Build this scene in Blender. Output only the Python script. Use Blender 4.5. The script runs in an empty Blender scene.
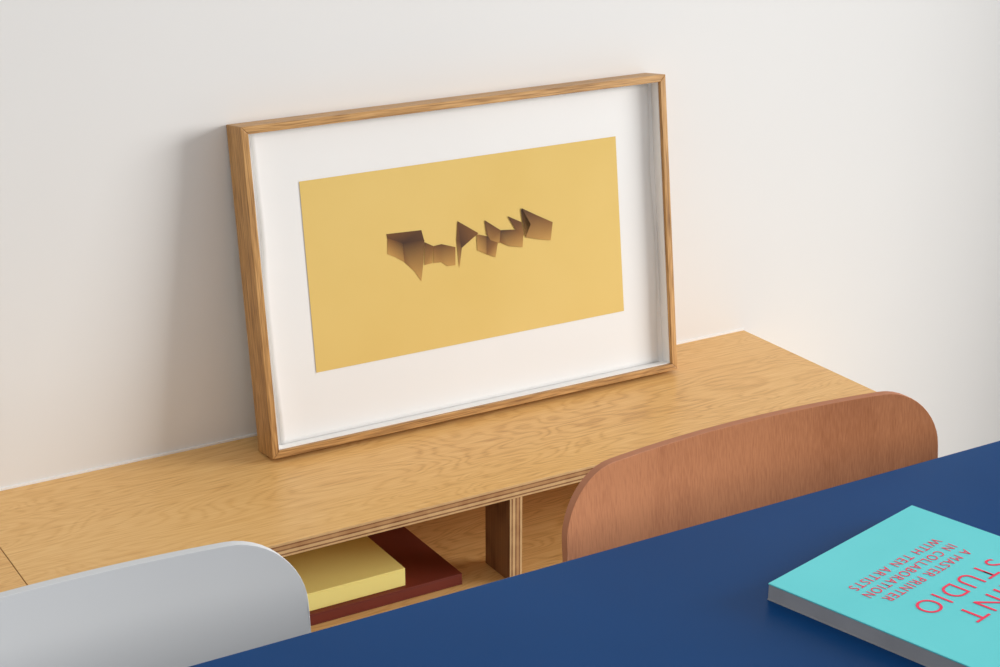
import bpy, bmesh, math, random
from mathutils import Vector, Matrix, noise
random.seed(4)
C = bpy.context.scene.collection
sc = bpy.context.scene
sc.view_settings.view_transform = 'Standard'
PI = math.pi

# ---------------------------------------------------------------- camera
F, YAW, PITCH = 1768.4, .5366, .3439
CAM = Vector((-1.607, -1.9817, 1.448))
fw = Vector((math.sin(YAW)*math.cos(PITCH), math.cos(YAW)*math.cos(PITCH), -math.sin(PITCH)))
rt = Vector((math.cos(YAW), -math.sin(YAW), 0)); up = rt.cross(fw)
cam = bpy.data.objects.new('camera', bpy.data.cameras.new('camera')); C.objects.link(cam)
M = Matrix((rt, up, -fw)).transposed().to_4x4(); M.translation = CAM
cam.matrix_world = M
cam.data.sensor_width = 36; cam.data.lens = F/1000*36; cam.data.clip_start = .05
sc.camera = cam
def ray(px, py): return fw + rt*((px-500)/F) + up*((333.5-py)/F)

# ---------------------------------------------------------------- colours and materials
def lin(c): 
    return tuple(((v/255)/12.92 if v/255 <= .04045 else ((v/255+.055)/1.055)**2.4) for v in c) + (1,)
def mat(name, rgb, rough=.6, spec=.4):
    m = bpy.data.materials.new(name); m.use_nodes = True
    b = m.node_tree.nodes['Principled BSDF']
    b.inputs['Base Color'].default_value = lin(rgb)
    b.inputs['Roughness'].default_value = rough
    b.inputs['Specular IOR Level'].default_value = spec
    return m
class N:
    def __init__(s, m): s.t = m.node_tree; s.b = s.t.nodes['Principled BSDF']
    def n(s, k, **kw):
        o = s.t.nodes.new(k)
        for a, v in kw.items(): setattr(o, a, v)
        return o
    def l(s, a, b): s.t.links.new(a, b)
    def ramp(s, src, stops, interp='LINEAR'):
        r = s.n('ShaderNodeValToRGB'); e = r.color_ramp; e.interpolation = interp
        while len(e.elements) < len(stops): e.elements.new(.5)
        for x, (p, c) in zip(e.elements, stops): x.position = p; x.color = c
        s.l(src, r.inputs[0]); return r.outputs[0]
    def math(s, op, a, b=None):
        m = s.n('ShaderNodeMath', operation=op)
        for i, v in enumerate((a, b)):
            if v is None: continue
            if isinstance(v, (int, float)): m.inputs[i].default_value = v
            else: s.l(v, m.inputs[i])
        return m.outputs[0]
    def mix(s, f, a, b, mode='MIX'):
        m = s.n('ShaderNodeMix', data_type='RGBA', blend_type=mode)
        for i, v in ((0, f), (6, a), (7, b)):
            if isinstance(v, (int, float)): m.inputs[i].default_value = v
            elif isinstance(v, tuple): m.inputs[i].default_value = v
            else: s.l(v, m.inputs[i])
        return m.outputs[2]
def mottled(name, a, b, scale, rough=.6, spec=.4, bump=0, detail=4):
    m = mat(name, a, rough, spec); g = N(m)
    tc = g.n('ShaderNodeTexCoord'); ns = g.n('ShaderNodeTexNoise'); ns.inputs['Scale'].default_value = scale
    ns.inputs['Detail'].default_value = detail
    g.l(tc.outputs['Object'], ns.inputs['Vector'])
    g.l(g.ramp(ns.outputs[0], [(.3, lin(a)), (.7, lin(b))]), g.b.inputs['Base Color'])
    if bump:
        bp = g.n('ShaderNodeBump'); bp.inputs['Strength'].default_value = bump; bp.inputs['Distance'].default_value = .002
        g.l(ns.outputs[0], bp.inputs['Height']); g.l(bp.outputs[0], g.b.inputs['Normal'])
    return m
def wood(name, light, mid, dark, axis=0, ring=1.0, along=1.6, across=8, fibre=.5, rough=.45, spec=.35, offset=0, freq=110, fs=1.0, detail=2.2, mottle=.4, pore=.35, dist=.1):
    """oak: contour rings of a stretched noise plus fine fibres running along `axis`"""
    m = mat(name, mid, rough, spec); g = N(m)
    tc = g.n('ShaderNodeTexCoord')
    def mapped(al, ac):
        mp = g.n('ShaderNodeMapping'); s = [ac]*3; s[axis] = al
        mp.inputs['Scale'].default_value = s; mp.inputs['Location'].default_value = (offset, offset*.7, offset*.3)
        g.l(tc.outputs['Object'], mp.inputs['Vector']); return mp.outputs[0]
    def noi(v, scale, detail, rough_=.5, dist=0):
        n = g.n('ShaderNodeTexNoise'); n.inputs['Scale'].default_value = scale; n.inputs['Detail'].default_value = detail
        n.inputs['Roughness'].default_value = rough_; n.inputs['Distortion'].default_value = dist
        g.l(v, n.inputs['Vector']); return n.outputs[0]
    base = noi(mapped(along, across), 1.0, detail, .42, dist)
    jit = noi(mapped(26, 90), 1.0, 2)                    # small raggedness of the ring lines
    base = g.math('ADD', base, g.math('MULTIPLY', g.math('SUBTRACT', jit, .5), .014))
    rings = g.math('SINE', g.math('MULTIPLY', base, freq))
    rings = g.math('ADD', g.math('MULTIPLY', rings, .5), .5)
    rings = g.math('POWER', rings, 2.2)
    mod = noi(mapped(.9, 3), 1.4, 2)
    rings = g.math('MULTIPLY', rings, g.math('MULTIPLY', mod, 1.4))
    fib = noi(mapped(4*fs, 240*fs), 1.0, 3)
    pr = noi(mapped(26, 800), 1.0, 2)
    big = noi(mapped(1, 3), 1.3, 2)
    fac = g.math('ADD', g.math('MULTIPLY', rings, .42*ring), g.math('MULTIPLY', fib, fibre))
    fac = g.math('ADD', fac, g.math('MULTIPLY', g.math('SUBTRACT', big, .5), mottle))
    fac = g.math('ADD', fac, g.math('MULTIPLY', g.math('SUBTRACT', pr, .5), pore))
    col = g.ramp(fac, [(.12, lin(light)), (.45, lin(mid)), (.95, lin(dark))])
    g.l(col, g.b.inputs['Base Color'])
    bp = g.n('ShaderNodeBump'); bp.inputs['Strength'].default_value = .05; bp.inputs['Distance'].default_value = .0005
    g.l(fac, bp.inputs['Height']); g.l(bp.outputs[0], g.b.inputs['Normal'])
    return m
def ply_edge(name):
    m = mat(name, (214, 172, 120), .55, .3); g = N(m)
    uv = g.n('ShaderNodeUVMap'); sp = g.n('ShaderNodeSeparateXYZ'); g.l(uv.outputs[0], sp.inputs[0])
    L, D_ = lin((226, 184, 128)), lin((126, 74, 38))
    M2 = lin((196, 146, 94))
    col = g.ramp(sp.outputs[1], [(0, L), (.14, D_), (.24, L), (.44, D_), (.54, M2), (.74, D_), (.83, L)], 'CONSTANT')
    tc = g.n('ShaderNodeTexCoord'); mp = g.n('ShaderNodeMapping'); mp.inputs['Scale'].default_value = (60, 60, 60)
    g.l(tc.outputs['Object'], mp.inputs[0]); ns = g.n('ShaderNodeTexNoise'); ns.inputs['Scale'].default_value = 1
    g.l(mp.outputs[0], ns.inputs['Vector'])
    g.l(g.mix(.25, col, g.ramp(ns.outputs[0], [(.3, lin((140, 90, 52))), (.7, lin((225, 180, 125)))])), g.b.inputs['Base Color'])
    return m

OAK = ((238, 194, 127), (226, 176, 107), (174, 118, 60))
m_oak_x = wood('oak_veneer_long', *OAK, axis=0, ring=.58, offset=3.3, along=2.6, across=10, freq=210, fibre=.6, pore=1.0, detail=3, dist=.45, rough=.38)
m_oak_z = wood('oak_veneer_upright', *OAK, axis=2, ring=.6, freq=190, pore=.6)
m_shade_z = wood('upright_painted_shade', (146, 98, 60), (112, 70, 42), (80, 48, 28), axis=2, ring=.5)  # veneer colour darkened to stand in for shade on the upright's faces
m_ply = ply_edge('plywood_edge')
FR = ((220, 175, 116), (192, 145, 88), (108, 70, 34))
m_fr_x = wood('frame_oak_long', *FR, axis=0, ring=.35, along=5, across=30, fibre=.95, freq=60, fs=1.8, pore=1.1)
m_fr_z = wood('frame_oak_upright', *FR, axis=2, ring=.35, along=5, across=30, fibre=.95, freq=60, fs=1.8, pore=1.1)
WAL = ((196, 130, 88), (170, 106, 68), (128, 74, 46))
m_wal = wood('reddish_brown_veneer', *WAL, axis=2, ring=.25, along=1.5, across=7, fibre=.36, rough=.34, fs=2.6, mottle=1.0, pore=.5, freq=60)
m_wal_x = wood('reddish_brown_veneer_flat', *WAL, axis=1, ring=.25, fibre=.36, rough=.34, fs=2.6, mottle=1.0, pore=.5, freq=60)
m_waledge = mat('veneer_edge', (184, 120, 84), .6)
m_gray = mottled('grey_lacquer', (211, 213, 215), (215, 217, 219), 3, .6, .2)
m_wall = mottled('painted_plaster', (231, 230, 228), (234, 233, 231), 1.2, .9, .1)
m_floor = mottled('pale_concrete_floor', (172, 174, 176), (186, 188, 190), 2, .7)
m_blue = mottled('blue_linoleum', (0, 60, 114), (0, 67, 126), 2.5, .34, .09)
m_white = mottled('white_mount_board', (243, 242, 240), (246, 245, 243), 6, .8, .2)
m_paper = mottled('white_paper', (236, 235, 233), (239, 238, 236), 5, .85, .15)
m_gold = mottled('gold_print', (222, 189, 108), (228, 197, 120), 4, .7, .2)
m_cyan = mottled('turquoise_cover', (100, 219, 224), (106, 224, 229), 10, .45, .4)
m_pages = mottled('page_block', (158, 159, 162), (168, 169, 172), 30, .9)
m_pink = mat('coral_ink', (255, 66, 100), .6, .2)
m_yel = mottled('pale_yellow_cover', (255, 234, 138), (255, 237, 144), 10, .6)
m_red = mottled('dark_red_cover', (112, 40, 24), (118, 44, 26), 10, .6)
m_metal = mat('dark_metal', (60, 62, 66), .4); m_metal.node_tree.nodes['Principled BSDF'].inputs['Metallic'].default_value = .6
m_caulk = mat('white_sealant', (245, 243, 240), .7)
m_art = mat('brown_gradient_ink', (120, 80, 40), .7); g = N(m_art)
at = g.n('ShaderNodeVertexColor'); at.layer_name = 'Col'; g.l(at.outputs[0], g.b.inputs['Base Color'])

# ---------------------------------------------------------------- helpers
def obj(name, bm, m, parent=None, smooth=False, bevel=0, loc=None):
    me = bpy.data.meshes.new(name); bm.to_mesh(me); bm.free()
    for x in (m if isinstance(m, (list, tuple)) else [m]): me.materials.append(x)
    o = bpy.data.objects.new(name, me); C.objects.link(o)
    if parent: o.parent = parent
    if loc: o.location = loc
    if smooth:
        for p in me.polygons: p.use_smooth = True
    if bevel:
        b = o.modifiers.new('bevel', 'BEVEL'); b.width = bevel; b.segments = 2; b.limit_method = 'ANGLE'; b.angle_limit = .7
    return o
def thing(name, label, cat, loc=(0, 0, 0), rot=(0, 0, 0), group=None):
    o = bpy.data.objects.new(name, None); C.objects.link(o); o.location = loc; o.rotation_euler = rot
    o.empty_display_size = .05; o['label'] = label; o['category'] = cat
    if group: o['group'] = group
    return o
def add_box(bm, x0, x1, y0, y1, z0, z1, thick=None, edge_idx=1):
    """thick = axis of the sheet's thickness: faces not perpendicular to it get the edge material and a UV across it"""
    lo = (x0, y0, z0); hi = (x1, y1, z1)
    v = [bm.verts.new((x, y, z)) for x in (x0, x1) for y in (y0, y1) for z in (z0, z1)]
    fs = [(0,1,3,2), (4,6,7,5), (0,4,5,1), (2,3,7,6), (0,2,6,4), (1,5,7,3)]
    ax = [0, 0, 1, 1, 2, 2]
    uvl = bm.loops.layers.uv.verify()
    for f, a in zip(fs, ax):
        face = bm.faces.new([v[i] for i in f])
        if thick is not None:
            if a != thick: face.material_index = edge_idx
            for l in face.loops:
                l[uvl].uv = (l.vert.co[(thick+1) % 3], (l.vert.co[thick]-lo[thick])/(hi[thick]-lo[thick]))
    return v
def box(name, dims, m, parent=None, thick=None, bevel=.0006):
    bm = bmesh.new(); add_box(bm, *dims, thick=thick)
    bmesh.ops.recalc_face_normals(bm, faces=bm.faces)
    return obj(name, bm, m, parent, bevel=bevel)
def tube(bm, pts, radii, seg=14):
    rings = []
    pts = [Vector(p) for p in pts]
    for i, p in enumerate(pts):
        d = (pts[min(i+1, len(pts)-1)]-pts[max(i-1, 0)]).normalized()
        a = d.cross(Vector((0, 1, 0)) if abs(d.y) < .9 else Vector((1, 0, 0))).normalized(); b = d.cross(a)
        r = radii[i] if isinstance(radii, (list, tuple)) else radii
        rings.append([bm.verts.new(p+a*r*math.cos(2*PI*k/seg)+b*r*math.sin(2*PI*k/seg)) for k in range(seg)])
    for r0, r1 in zip(rings, rings[1:]):
        for k in range(seg): bm.faces.new((r0[k], r0[(k+1) % seg], r1[(k+1) % seg], r1[k]))
    bm.faces.new(rings[0]); bm.faces.new(rings[-1][::-1])
    bmesh.ops.recalc_face_normals(bm, faces=bm.faces)

# ---------------------------------------------------------------- setting
w = box('wall_back', (-4.5, 3.2, 0, .12, 0, 2.8), m_wall, bevel=0); w['kind'] = 'structure'
w = box('added_shade_stub', (1.02, 1.14, -.46, 0, 0, 2.8), m_wall, bevel=0); w['kind'] = 'structure'   # unseen stub, added to shade the far right of the back wall
f = box('floor', (-4.5, 3.2, -4.5, 0, -.06, 0), m_floor, bevel=0); f['kind'] = 'structure'
ZC = .55                                    # top of the low shelving units
b = box('trim_1', (-2.35, 0, -.0022, 0, ZC-.001, ZC+.0022), m_caulk, bevel=0); b['kind'] = 'structure'

# ---------------------------------------------------------------- low oak plywood shelving units
D = .3055; UW = 1.1736; T = .018
def shelf_unit(x0, x1, label):
    t = thing('shelving_unit', label, 'sideboard', (x0, -.0025, 0), group=None)
    Wd = x1-x0; f_ = -D+.0025
    P = [m_oak_x, m_ply]; PZ = [m_oak_z, m_ply]
    box('top_panel', (0, Wd, f_, 0, ZC-T, ZC), P, t, 2)
    for xa in (0, Wd-T): box('side_panel', (xa, xa+T, f_+.001, -.001, .06, ZC-T), PZ, t, 0)
    box('back_panel', (T, Wd-T, -.010, -.001, .06, ZC-T), m_oak_x, t)
    box('shelf', (T, Wd-T, f_+.004, -.010, .402, .42), P, t, 2)
    box('bottom_panel', (T, Wd-T, f_+.001, -.010, .06, .06+T), P, t, 2)
    mx = Wd/2
    box('upright', (mx-T/2, mx+T/2, f_+.0005, f_+.06, .42, ZC-T), [m_shade_z, m_ply], t, 0)
    box('divider', (mx-T/2, mx+T/2, f_+.004, -.010, .06+T, .402), PZ, t, 0)
    box('plinth', (.03, Wd-.03, f_+.04, -.03, 0, .06), m_oak_x, t)
    return t
shelf_unit(-UW, 0, 'low oak plywood shelving unit the framed print stands on')
shelf_unit(-2*UW-.001, -UW-.001, 'oak plywood unit at the far left, beyond the seam in the top')

# ---------------------------------------------------------------- framed print, leaning on the wall
W, H, AL, TH = .6225, .4159, .1244, .0463
XL = -.8157
fr = thing('framed_print', 'oak framed print of brown folded paper letters on gold, leaning on the wall', 'picture',
           (XL, -H*math.sin(AL), ZC), (-AL, 0, 0))
FM = Matrix.Translation(fr.location) @ Matrix.Rotation(-AL, 4, 'X'); FI = FM.inverted()
def onframe(px, py, yl):
    o = FI @ CAM; d = FI.to_3x3() @ ray(px, py)
    p = o + d*((yl-o.y)/d.y); return p.x, p.z
MW = .0095
def bar(name, a, b, c, d, m):               # quad in x,z (outer a-b, inner c-d), extruded over the depth
    bm = bmesh.new()
    fvs = [bm.verts.new((x, -TH, z)) for x, z in (a, b, c, d)]; bvs = [bm.verts.new((x, 0, z)) for x, z in (a, b, c, d)]
    bm.faces.new(fvs); bm.faces.new(bvs[::-1])
    for i in range(4):
        j = (i+1) % 4; bm.faces.new((fvs[j], fvs[i], bvs[i], bvs[j]))
    bmesh.ops.recalc_face_normals(bm, faces=bm.faces)
    return obj(name, bm, m, fr, bevel=.0009)
bar('frame_rail', (0, H), (W, H), (W-MW, H-MW), (MW, H-MW), m_fr_x)
bar('frame_rail', (0, 0), (W, 0), (W-MW, MW), (MW, MW), m_fr_x)
bar('frame_stile', (0, 0), (0, H), (MW, H-MW), (MW, MW), m_fr_z)
bar('frame_stile', (W, 0), (W, H), (W-MW, H-MW), (W-MW, MW), m_fr_z)
yb = -.0245
box('backing_board', (MW, W-MW, yb, -.004, MW, H-MW), m_white, fr, bevel=0)
S = .0008
for d in ((MW, W-MW, -TH+.005, yb, MW, MW+S), (MW, W-MW, -TH+.005, yb, H-MW-S, H-MW),
          (MW, MW+S, -TH+.005, yb, MW+S, H-MW-S), (W-MW-S, W-MW, -TH+.005, yb, MW+S, H-MW-S)):
    box('white_fillet', d, m_white, fr, bevel=0)
yp = -.0256
px0, px1, pz0, pz1 = .0195, W-.0165, .0106, H-.0118
def wave(x, z):
    k = max(0, 1-min(x-px0, px1-x)/.035)
    return yp - .0012*k*k*(.6+.6*math.sin(z*30+x*5))
def grid(x0, x1, z0, z1, nx, nz, off, wob=0):
    bm = bmesh.new(); vs = []
    for i in range(nx+1):
        r = []
        for j in range(nz+1):
            x = x0+(x1-x0)*i/nx; z = z0+(z1-z0)*j/nz
            u, v = i/nx, j/nz
            xx = x + wob*((1-2*u)*math.sin(z*22+1)*.7+(1-2*u)*math.sin(z*51)*.25)
            r.append(bm.verts.new((xx, wave(x, z)-off, z)))
        vs.append(r)
    for i in range(nx):
        for j in range(nz): bm.faces.new((vs[i][j], vs[i+1][j], vs[i+1][j+1], vs[i][j+1]))
    bmesh.ops.recalc_face_normals(bm, faces=bm.faces)
    return bm
paper = obj('paper_sheet', grid(px0, px1, pz0, pz1, 90, 60, 0, .0018), m_paper, fr, smooth=True)
so = paper.modifiers.new('thick', 'SOLIDIFY'); so.thickness = .0004
q = [onframe(x, y, yp) for x, y in ((299, 181), (613.5, 137), (625.5, 311), (316, 372))]
gx0 = (q[0][0]+q[3][0])/2; gx1 = (q[1][0]+q[2][0])/2; gz0 = (q[2][1]+q[3][1])/2; gz1 = (q[0][1]+q[1][1])/2
obj('gold_panel', grid(gx0, gx1, gz0, gz1, 40, 24, .0007), m_gold, paper, smooth=True)
# folded facets of the printed letters: corner points with a shade (0 deep brown .. 1 gold brown)
ART = [[(386,234,.35),(421,230,.15),(424,241,.1),(402,244,.0),(387,239,.15)],
       [(387,238,.45),(402,243,.1),(404,262,.8),(395,257,.85),(387,254,.95)],
       [(402,243,.0),(424,240,.15),(423,262,.5),(421,281,.95),(414,271,.8),(404,262,.55)],
       [(424,242,.15),(433,246,.4),(432,263,.9),(424,265,.75)],
       [(433,246,.35),(441,244,.2),(455,247,.55),(455,265,.9),(447,266,.9),(441,262,.75),(433,263,.85)],
       [(457,221,.35),(462,243,.1),(459,268,.9),(456,240,.3)],
       [(457,221,.2),(478,233,.45),(470,240,.3),(461,248,.05)],
       [(476,234,.6),(486,236,.25),(486,254,.75),(477,250,.95)],
       [(486,236,.05),(498,238,.5),(495,257,.95),(486,254,.55)],
       [(484,220,.15),(500,230,.35),(499,243,.85),(490,240,.65),(486,234,.3)],
       [(500,230,.0),(523,229,.5),(522,247,.95),(509,246,.8),(499,242,.5)],
       [(507,216,.1),(521,222,.3),(524,236,.65),(514,228,.35)],
       [(520,208,.0),(531,225,.15),(525,237,.75),(522,222,.2)],
       [(521,208,.05),(536,215,.3),(552,222,.55),(550,240,.95),(538,239,.85),(525,237,.75),(530,224,.15)]]
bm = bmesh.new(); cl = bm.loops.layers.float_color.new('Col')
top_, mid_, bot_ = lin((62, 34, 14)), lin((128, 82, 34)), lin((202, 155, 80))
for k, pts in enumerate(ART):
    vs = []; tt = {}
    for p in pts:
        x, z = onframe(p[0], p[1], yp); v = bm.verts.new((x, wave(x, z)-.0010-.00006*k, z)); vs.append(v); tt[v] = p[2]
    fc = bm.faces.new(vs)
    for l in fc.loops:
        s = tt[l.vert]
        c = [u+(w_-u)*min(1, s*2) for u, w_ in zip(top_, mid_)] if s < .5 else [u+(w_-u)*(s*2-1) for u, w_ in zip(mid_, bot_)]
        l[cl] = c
bmesh.ops.triangulate(bm, faces=bm.faces)
bmesh.ops.recalc_face_normals(bm, faces=bm.faces)
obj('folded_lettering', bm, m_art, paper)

# ---------------------------------------------------------------- books in the shelf
def flat_book(name, label, cover, xr, wdt, yf, dep, z, th, pages=None, rot=0):
    t = thing(name, label, 'book', (xr, yf, z), (0, 0, rot))
    c = .0022
    box('back_cover', (-wdt, 0, 0, dep, 0, c), cover, t)
    box('front_cover', (-wdt, 0, 0, dep, th-c, th), cover, t)
    box('spine', (-wdt, 0, 0, c, c, th-c), cover, t)
    box('page_block', (-wdt+.003, -.0005, c, dep-.003, c, th-c), pages or cover, t)
    return t
flat_book('book', 'dark red book lying flat in the shelf under the yellow one', m_red, -.6495, .30, -.281, .24, .4203, .0152)
flat_book('book', 'pale yellow book lying on the dark red book in the shelf', m_yel, -.7245, .22, -.2735, .20, .4356, .0235)

# ---------------------------------------------------------------- table
TZ = .74
tb = thing('dining_table', 'large blue topped table in the foreground with the turquoise book on it', 'table', (-.75, -1.29, 0))
box('tabletop', (-1.15, 1.15, -.472, .472, TZ-.022, TZ), m_blue, tb, bevel=.002)
for sx in (-1, 1):
    for sy in (-1, 1):
        bm = bmesh.new(); tube(bm, [(sx*1.05, sy*.38, 0), (sx*1.02, sy*.37, TZ-.06)], [.016, .02])
        obj('leg', bm, m_metal, tb, smooth=False)
bm = bmesh.new()
for sy in (-1, 1): add_box(bm, -1.03, 1.03, sy*.37-.012, sy*.37+.012, TZ-.062, TZ-.022)
for sx in (-1, 1): add_box(bm, sx*1.02-.012, sx*1.02+.012, -.358, .358, TZ-.062, TZ-.022)
bmesh.ops.recalc_face_normals(bm, faces=bm.faces)
obj('apron', bm, m_metal, tb)

# ---------------------------------------------------------------- chairs
def make_chair(label, loc, mback, mseat, medge, rz=0, w_=.462):
    """origin on the floor under the middle of the backrest; the chair faces -y (the table)"""
    t = thing('dining_chair', label, 'chair', loc, (0, 0, rz))
    h_, r_, th = .215, .064, .009
    ztop = .778
    def surf(u, v, n):                       # v measured from the top down
        y = -.026*(2*u/w_)**2 - .10*v
        return (u, y+n, ztop - v)
    us = []
    K = 12
    for k in range(K+1): us.append(-w_/2 + r_*(1-math.cos(k/K*PI/2)))
    for k in range(1, 20): us.append((-w_/2+r_) + (w_-2*r_)*k/20)
    for k in range(K+1): us.append(w_/2 - r_ + r_*math.sin(k/K*PI/2))
    bm = bmesh.new(); R = 10; cols = {}
    for s in (0, 1):
        for i, u in enumerate(us):
            e = max(0, abs(u)-(w_/2-r_)); c = r_-math.sqrt(max(0, r_*r_-e*e)); c = min(c, r_*.999)
            for j in range(R+1):
                v = c + (h_-2*c)*j/R
                cols[s, i, j] = bm.verts.new(surf(u, v, (s-.5)*th))
    n = len(us)
    for i in range(n-1):
        for j in range(R):
            bm.faces.new((cols[0,i,j], cols[0,i,j+1], cols[0,i+1,j+1], cols[0,i+1,j]))
            bm.faces.new((cols[1,i,j], cols[1,i+1,j], cols[1,i+1,j+1], cols[1,i,j+1]))
        for j in (0, R):
            f_ = bm.faces.new((cols[0,i,j], cols[0,i+1,j], cols[1,i+1,j], cols[1,i,j])); f_.material_index = 1
    for i in (0, n-1):
        for j in range(R):
            f_ = bm.faces.new((cols[0,i,j], cols[1,i,j], cols[1,i,j+1], cols[0,i,j+1])); f_.material_index = 1
    bmesh.ops.recalc_face_normals(bm, faces=bm.faces)
    o = obj('backrest', bm, [mback, medge], t, smooth=True, bevel=.003)
    o.modifiers[0].segments = 3; o.modifiers[0].harden_normals = True
    o.data.set_sharp_from_angle(angle=.7)
    # seat: rounded, slightly dished
    bm = bmesh.new(); top = []; bot = []
    for k in range(56):
        a = 2*PI*k/56; ca, sa = math.cos(a), math.sin(a)
        x = .215*math.copysign(abs(ca)**.45, ca); y = -.245 + .2*math.copysign(abs(sa)**.45, sa)
        top.append(bm.verts.new((x, y, .452-.02*max(0, (-.4-y)/.05)*.3))); bot.append(bm.verts.new((x, y, .440)))
    bm.faces.new(top); bm.faces.new(bot[::-1])
    for k in range(56): bm.faces.new((top[k], top[(k+1) % 56], bot[(k+1) % 56], bot[k]))
    bmesh.ops.recalc_face_normals(bm, faces=bm.faces)
    obj('seat', bm, mseat, t, bevel=.002)
    for sx in (-1, 1):
        bm = bmesh.new(); tube(bm, [(sx*.19, .03, 0), (sx*.17, -.06, .44)], [.010, .014]); obj('leg', bm, mseat, t, smooth=True)
        bm = bmesh.new(); tube(bm, [(sx*.19, -.44, 0), (sx*.17, -.38, .44)], [.010, .014]); obj('leg', bm, mseat, t, smooth=True)
        bm = bmesh.new(); tube(bm, [(sx*.13, -.07, .446), (sx*.13, -.034, .52), (sx*.13, -.022, .60), (sx*.13, -.018, .66)], .008)
        obj('back_support', bm, mseat, t, smooth=True)
    return t
make_chair('dining chair with a reddish brown wooden backrest in front of the shelving', (-.5735, -.716, 0), m_wal, m_wal_x, m_waledge)
make_chair('pale grey dining chair with a curved backrest at the left', (-1.290, -.700, 0), m_gray, m_gray, m_gray, .035, .470)

# ---------------------------------------------------------------- book on the table
BT = .0155
bt = thing('book', 'turquoise book with coral lettering lying on the blue table', 'book', (-.5327, -.912, TZ), (0, 0, math.atan2(-.2425, -.9701)))
# local x runs along the text lines, local y towards the top of the cover
bw, bh, c = .2155, .285, .0012
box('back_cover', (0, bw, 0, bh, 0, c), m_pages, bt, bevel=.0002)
box('front_cover', (0, bw, 0, bh, BT-c, BT), m_cyan, bt, bevel=.0002)
box('spine', (0, c, 0, bh, c, BT-c), m_cyan, bt, bevel=.0001)
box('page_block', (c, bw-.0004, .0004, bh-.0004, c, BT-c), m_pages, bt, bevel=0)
def lettering(name, s, x, y, width, cap, bold=0):
    cu = bpy.data.curves.new('tmp', 'FONT'); cu.body = s; cu.offset = bold; cu.extrude = 0; cu.space_character = 1.2
    tmp = bpy.data.objects.new('tmp', cu); C.objects.link(tmp)
    dg = bpy.context.evaluated_depsgraph_get(); me = bpy.data.meshes.new_from_object(tmp.evaluated_get(dg))
    bpy.data.objects.remove(tmp)
    xs = [v.co.x for v in me.vertices]; ys = [v.co.y for v in me.vertices]
    kx = width/(max(xs)-min(xs)); ky = cap/(max(ys)-min(ys)); x0, y0 = min(xs), min(ys)
    for v in me.vertices: v.co = ((v.co.x-x0)*kx, (v.co.y-y0)*ky, 0)
    me.materials.clear(); me.materials.append(m_pink)
    o = bpy.data.objects.new(name, me); C.objects.link(o); o.parent = bt; o.location = (x, y, BT+.0003)
    return o
lettering('title_lettering', 'PRINT', .045, .138, .106, .0210, -.007)
lettering('title_lettering', 'STUDIO', .045, .106, .121, .0210, -.007)
lettering('subtitle_lettering', 'A MASTER PRINTER', .045, .081, .126, .0095, -.001)
lettering('subtitle_lettering', 'IN COLLABORATION', .045, .066, .132, .0095, -.001)
lettering('subtitle_lettering', 'WITH TEN ARTISTS', .045, .051, .130, .0095, -.001)

# ---------------------------------------------------------------- light
wd = bpy.data.worlds.new('world'); sc.world = wd; wd.use_nodes = True
bg = wd.node_tree.nodes['Background']; bg.inputs[0].default_value = (1, .993, .98, 1); bg.inputs[1].default_value = .63
def area(name, loc, target, sx, sy, power, col=(1, 1, 1)):
    l = bpy.data.lights.new(name, 'AREA'); l.shape = 'RECTANGLE'; l.size = sx; l.size_y = sy; l.energy = power; l.color = col
    o = bpy.data.objects.new(name, l); C.objects.link(o); o.location = loc
    o.rotation_euler = (Vector(target)-Vector(loc)).to_track_quat('-Z', 'Y').to_euler(); return o
area('window_light', (4.6, -3.1, 2.0), (-.7, 0, .75), 2.8, 2.2, 350, (1, .996, .988))
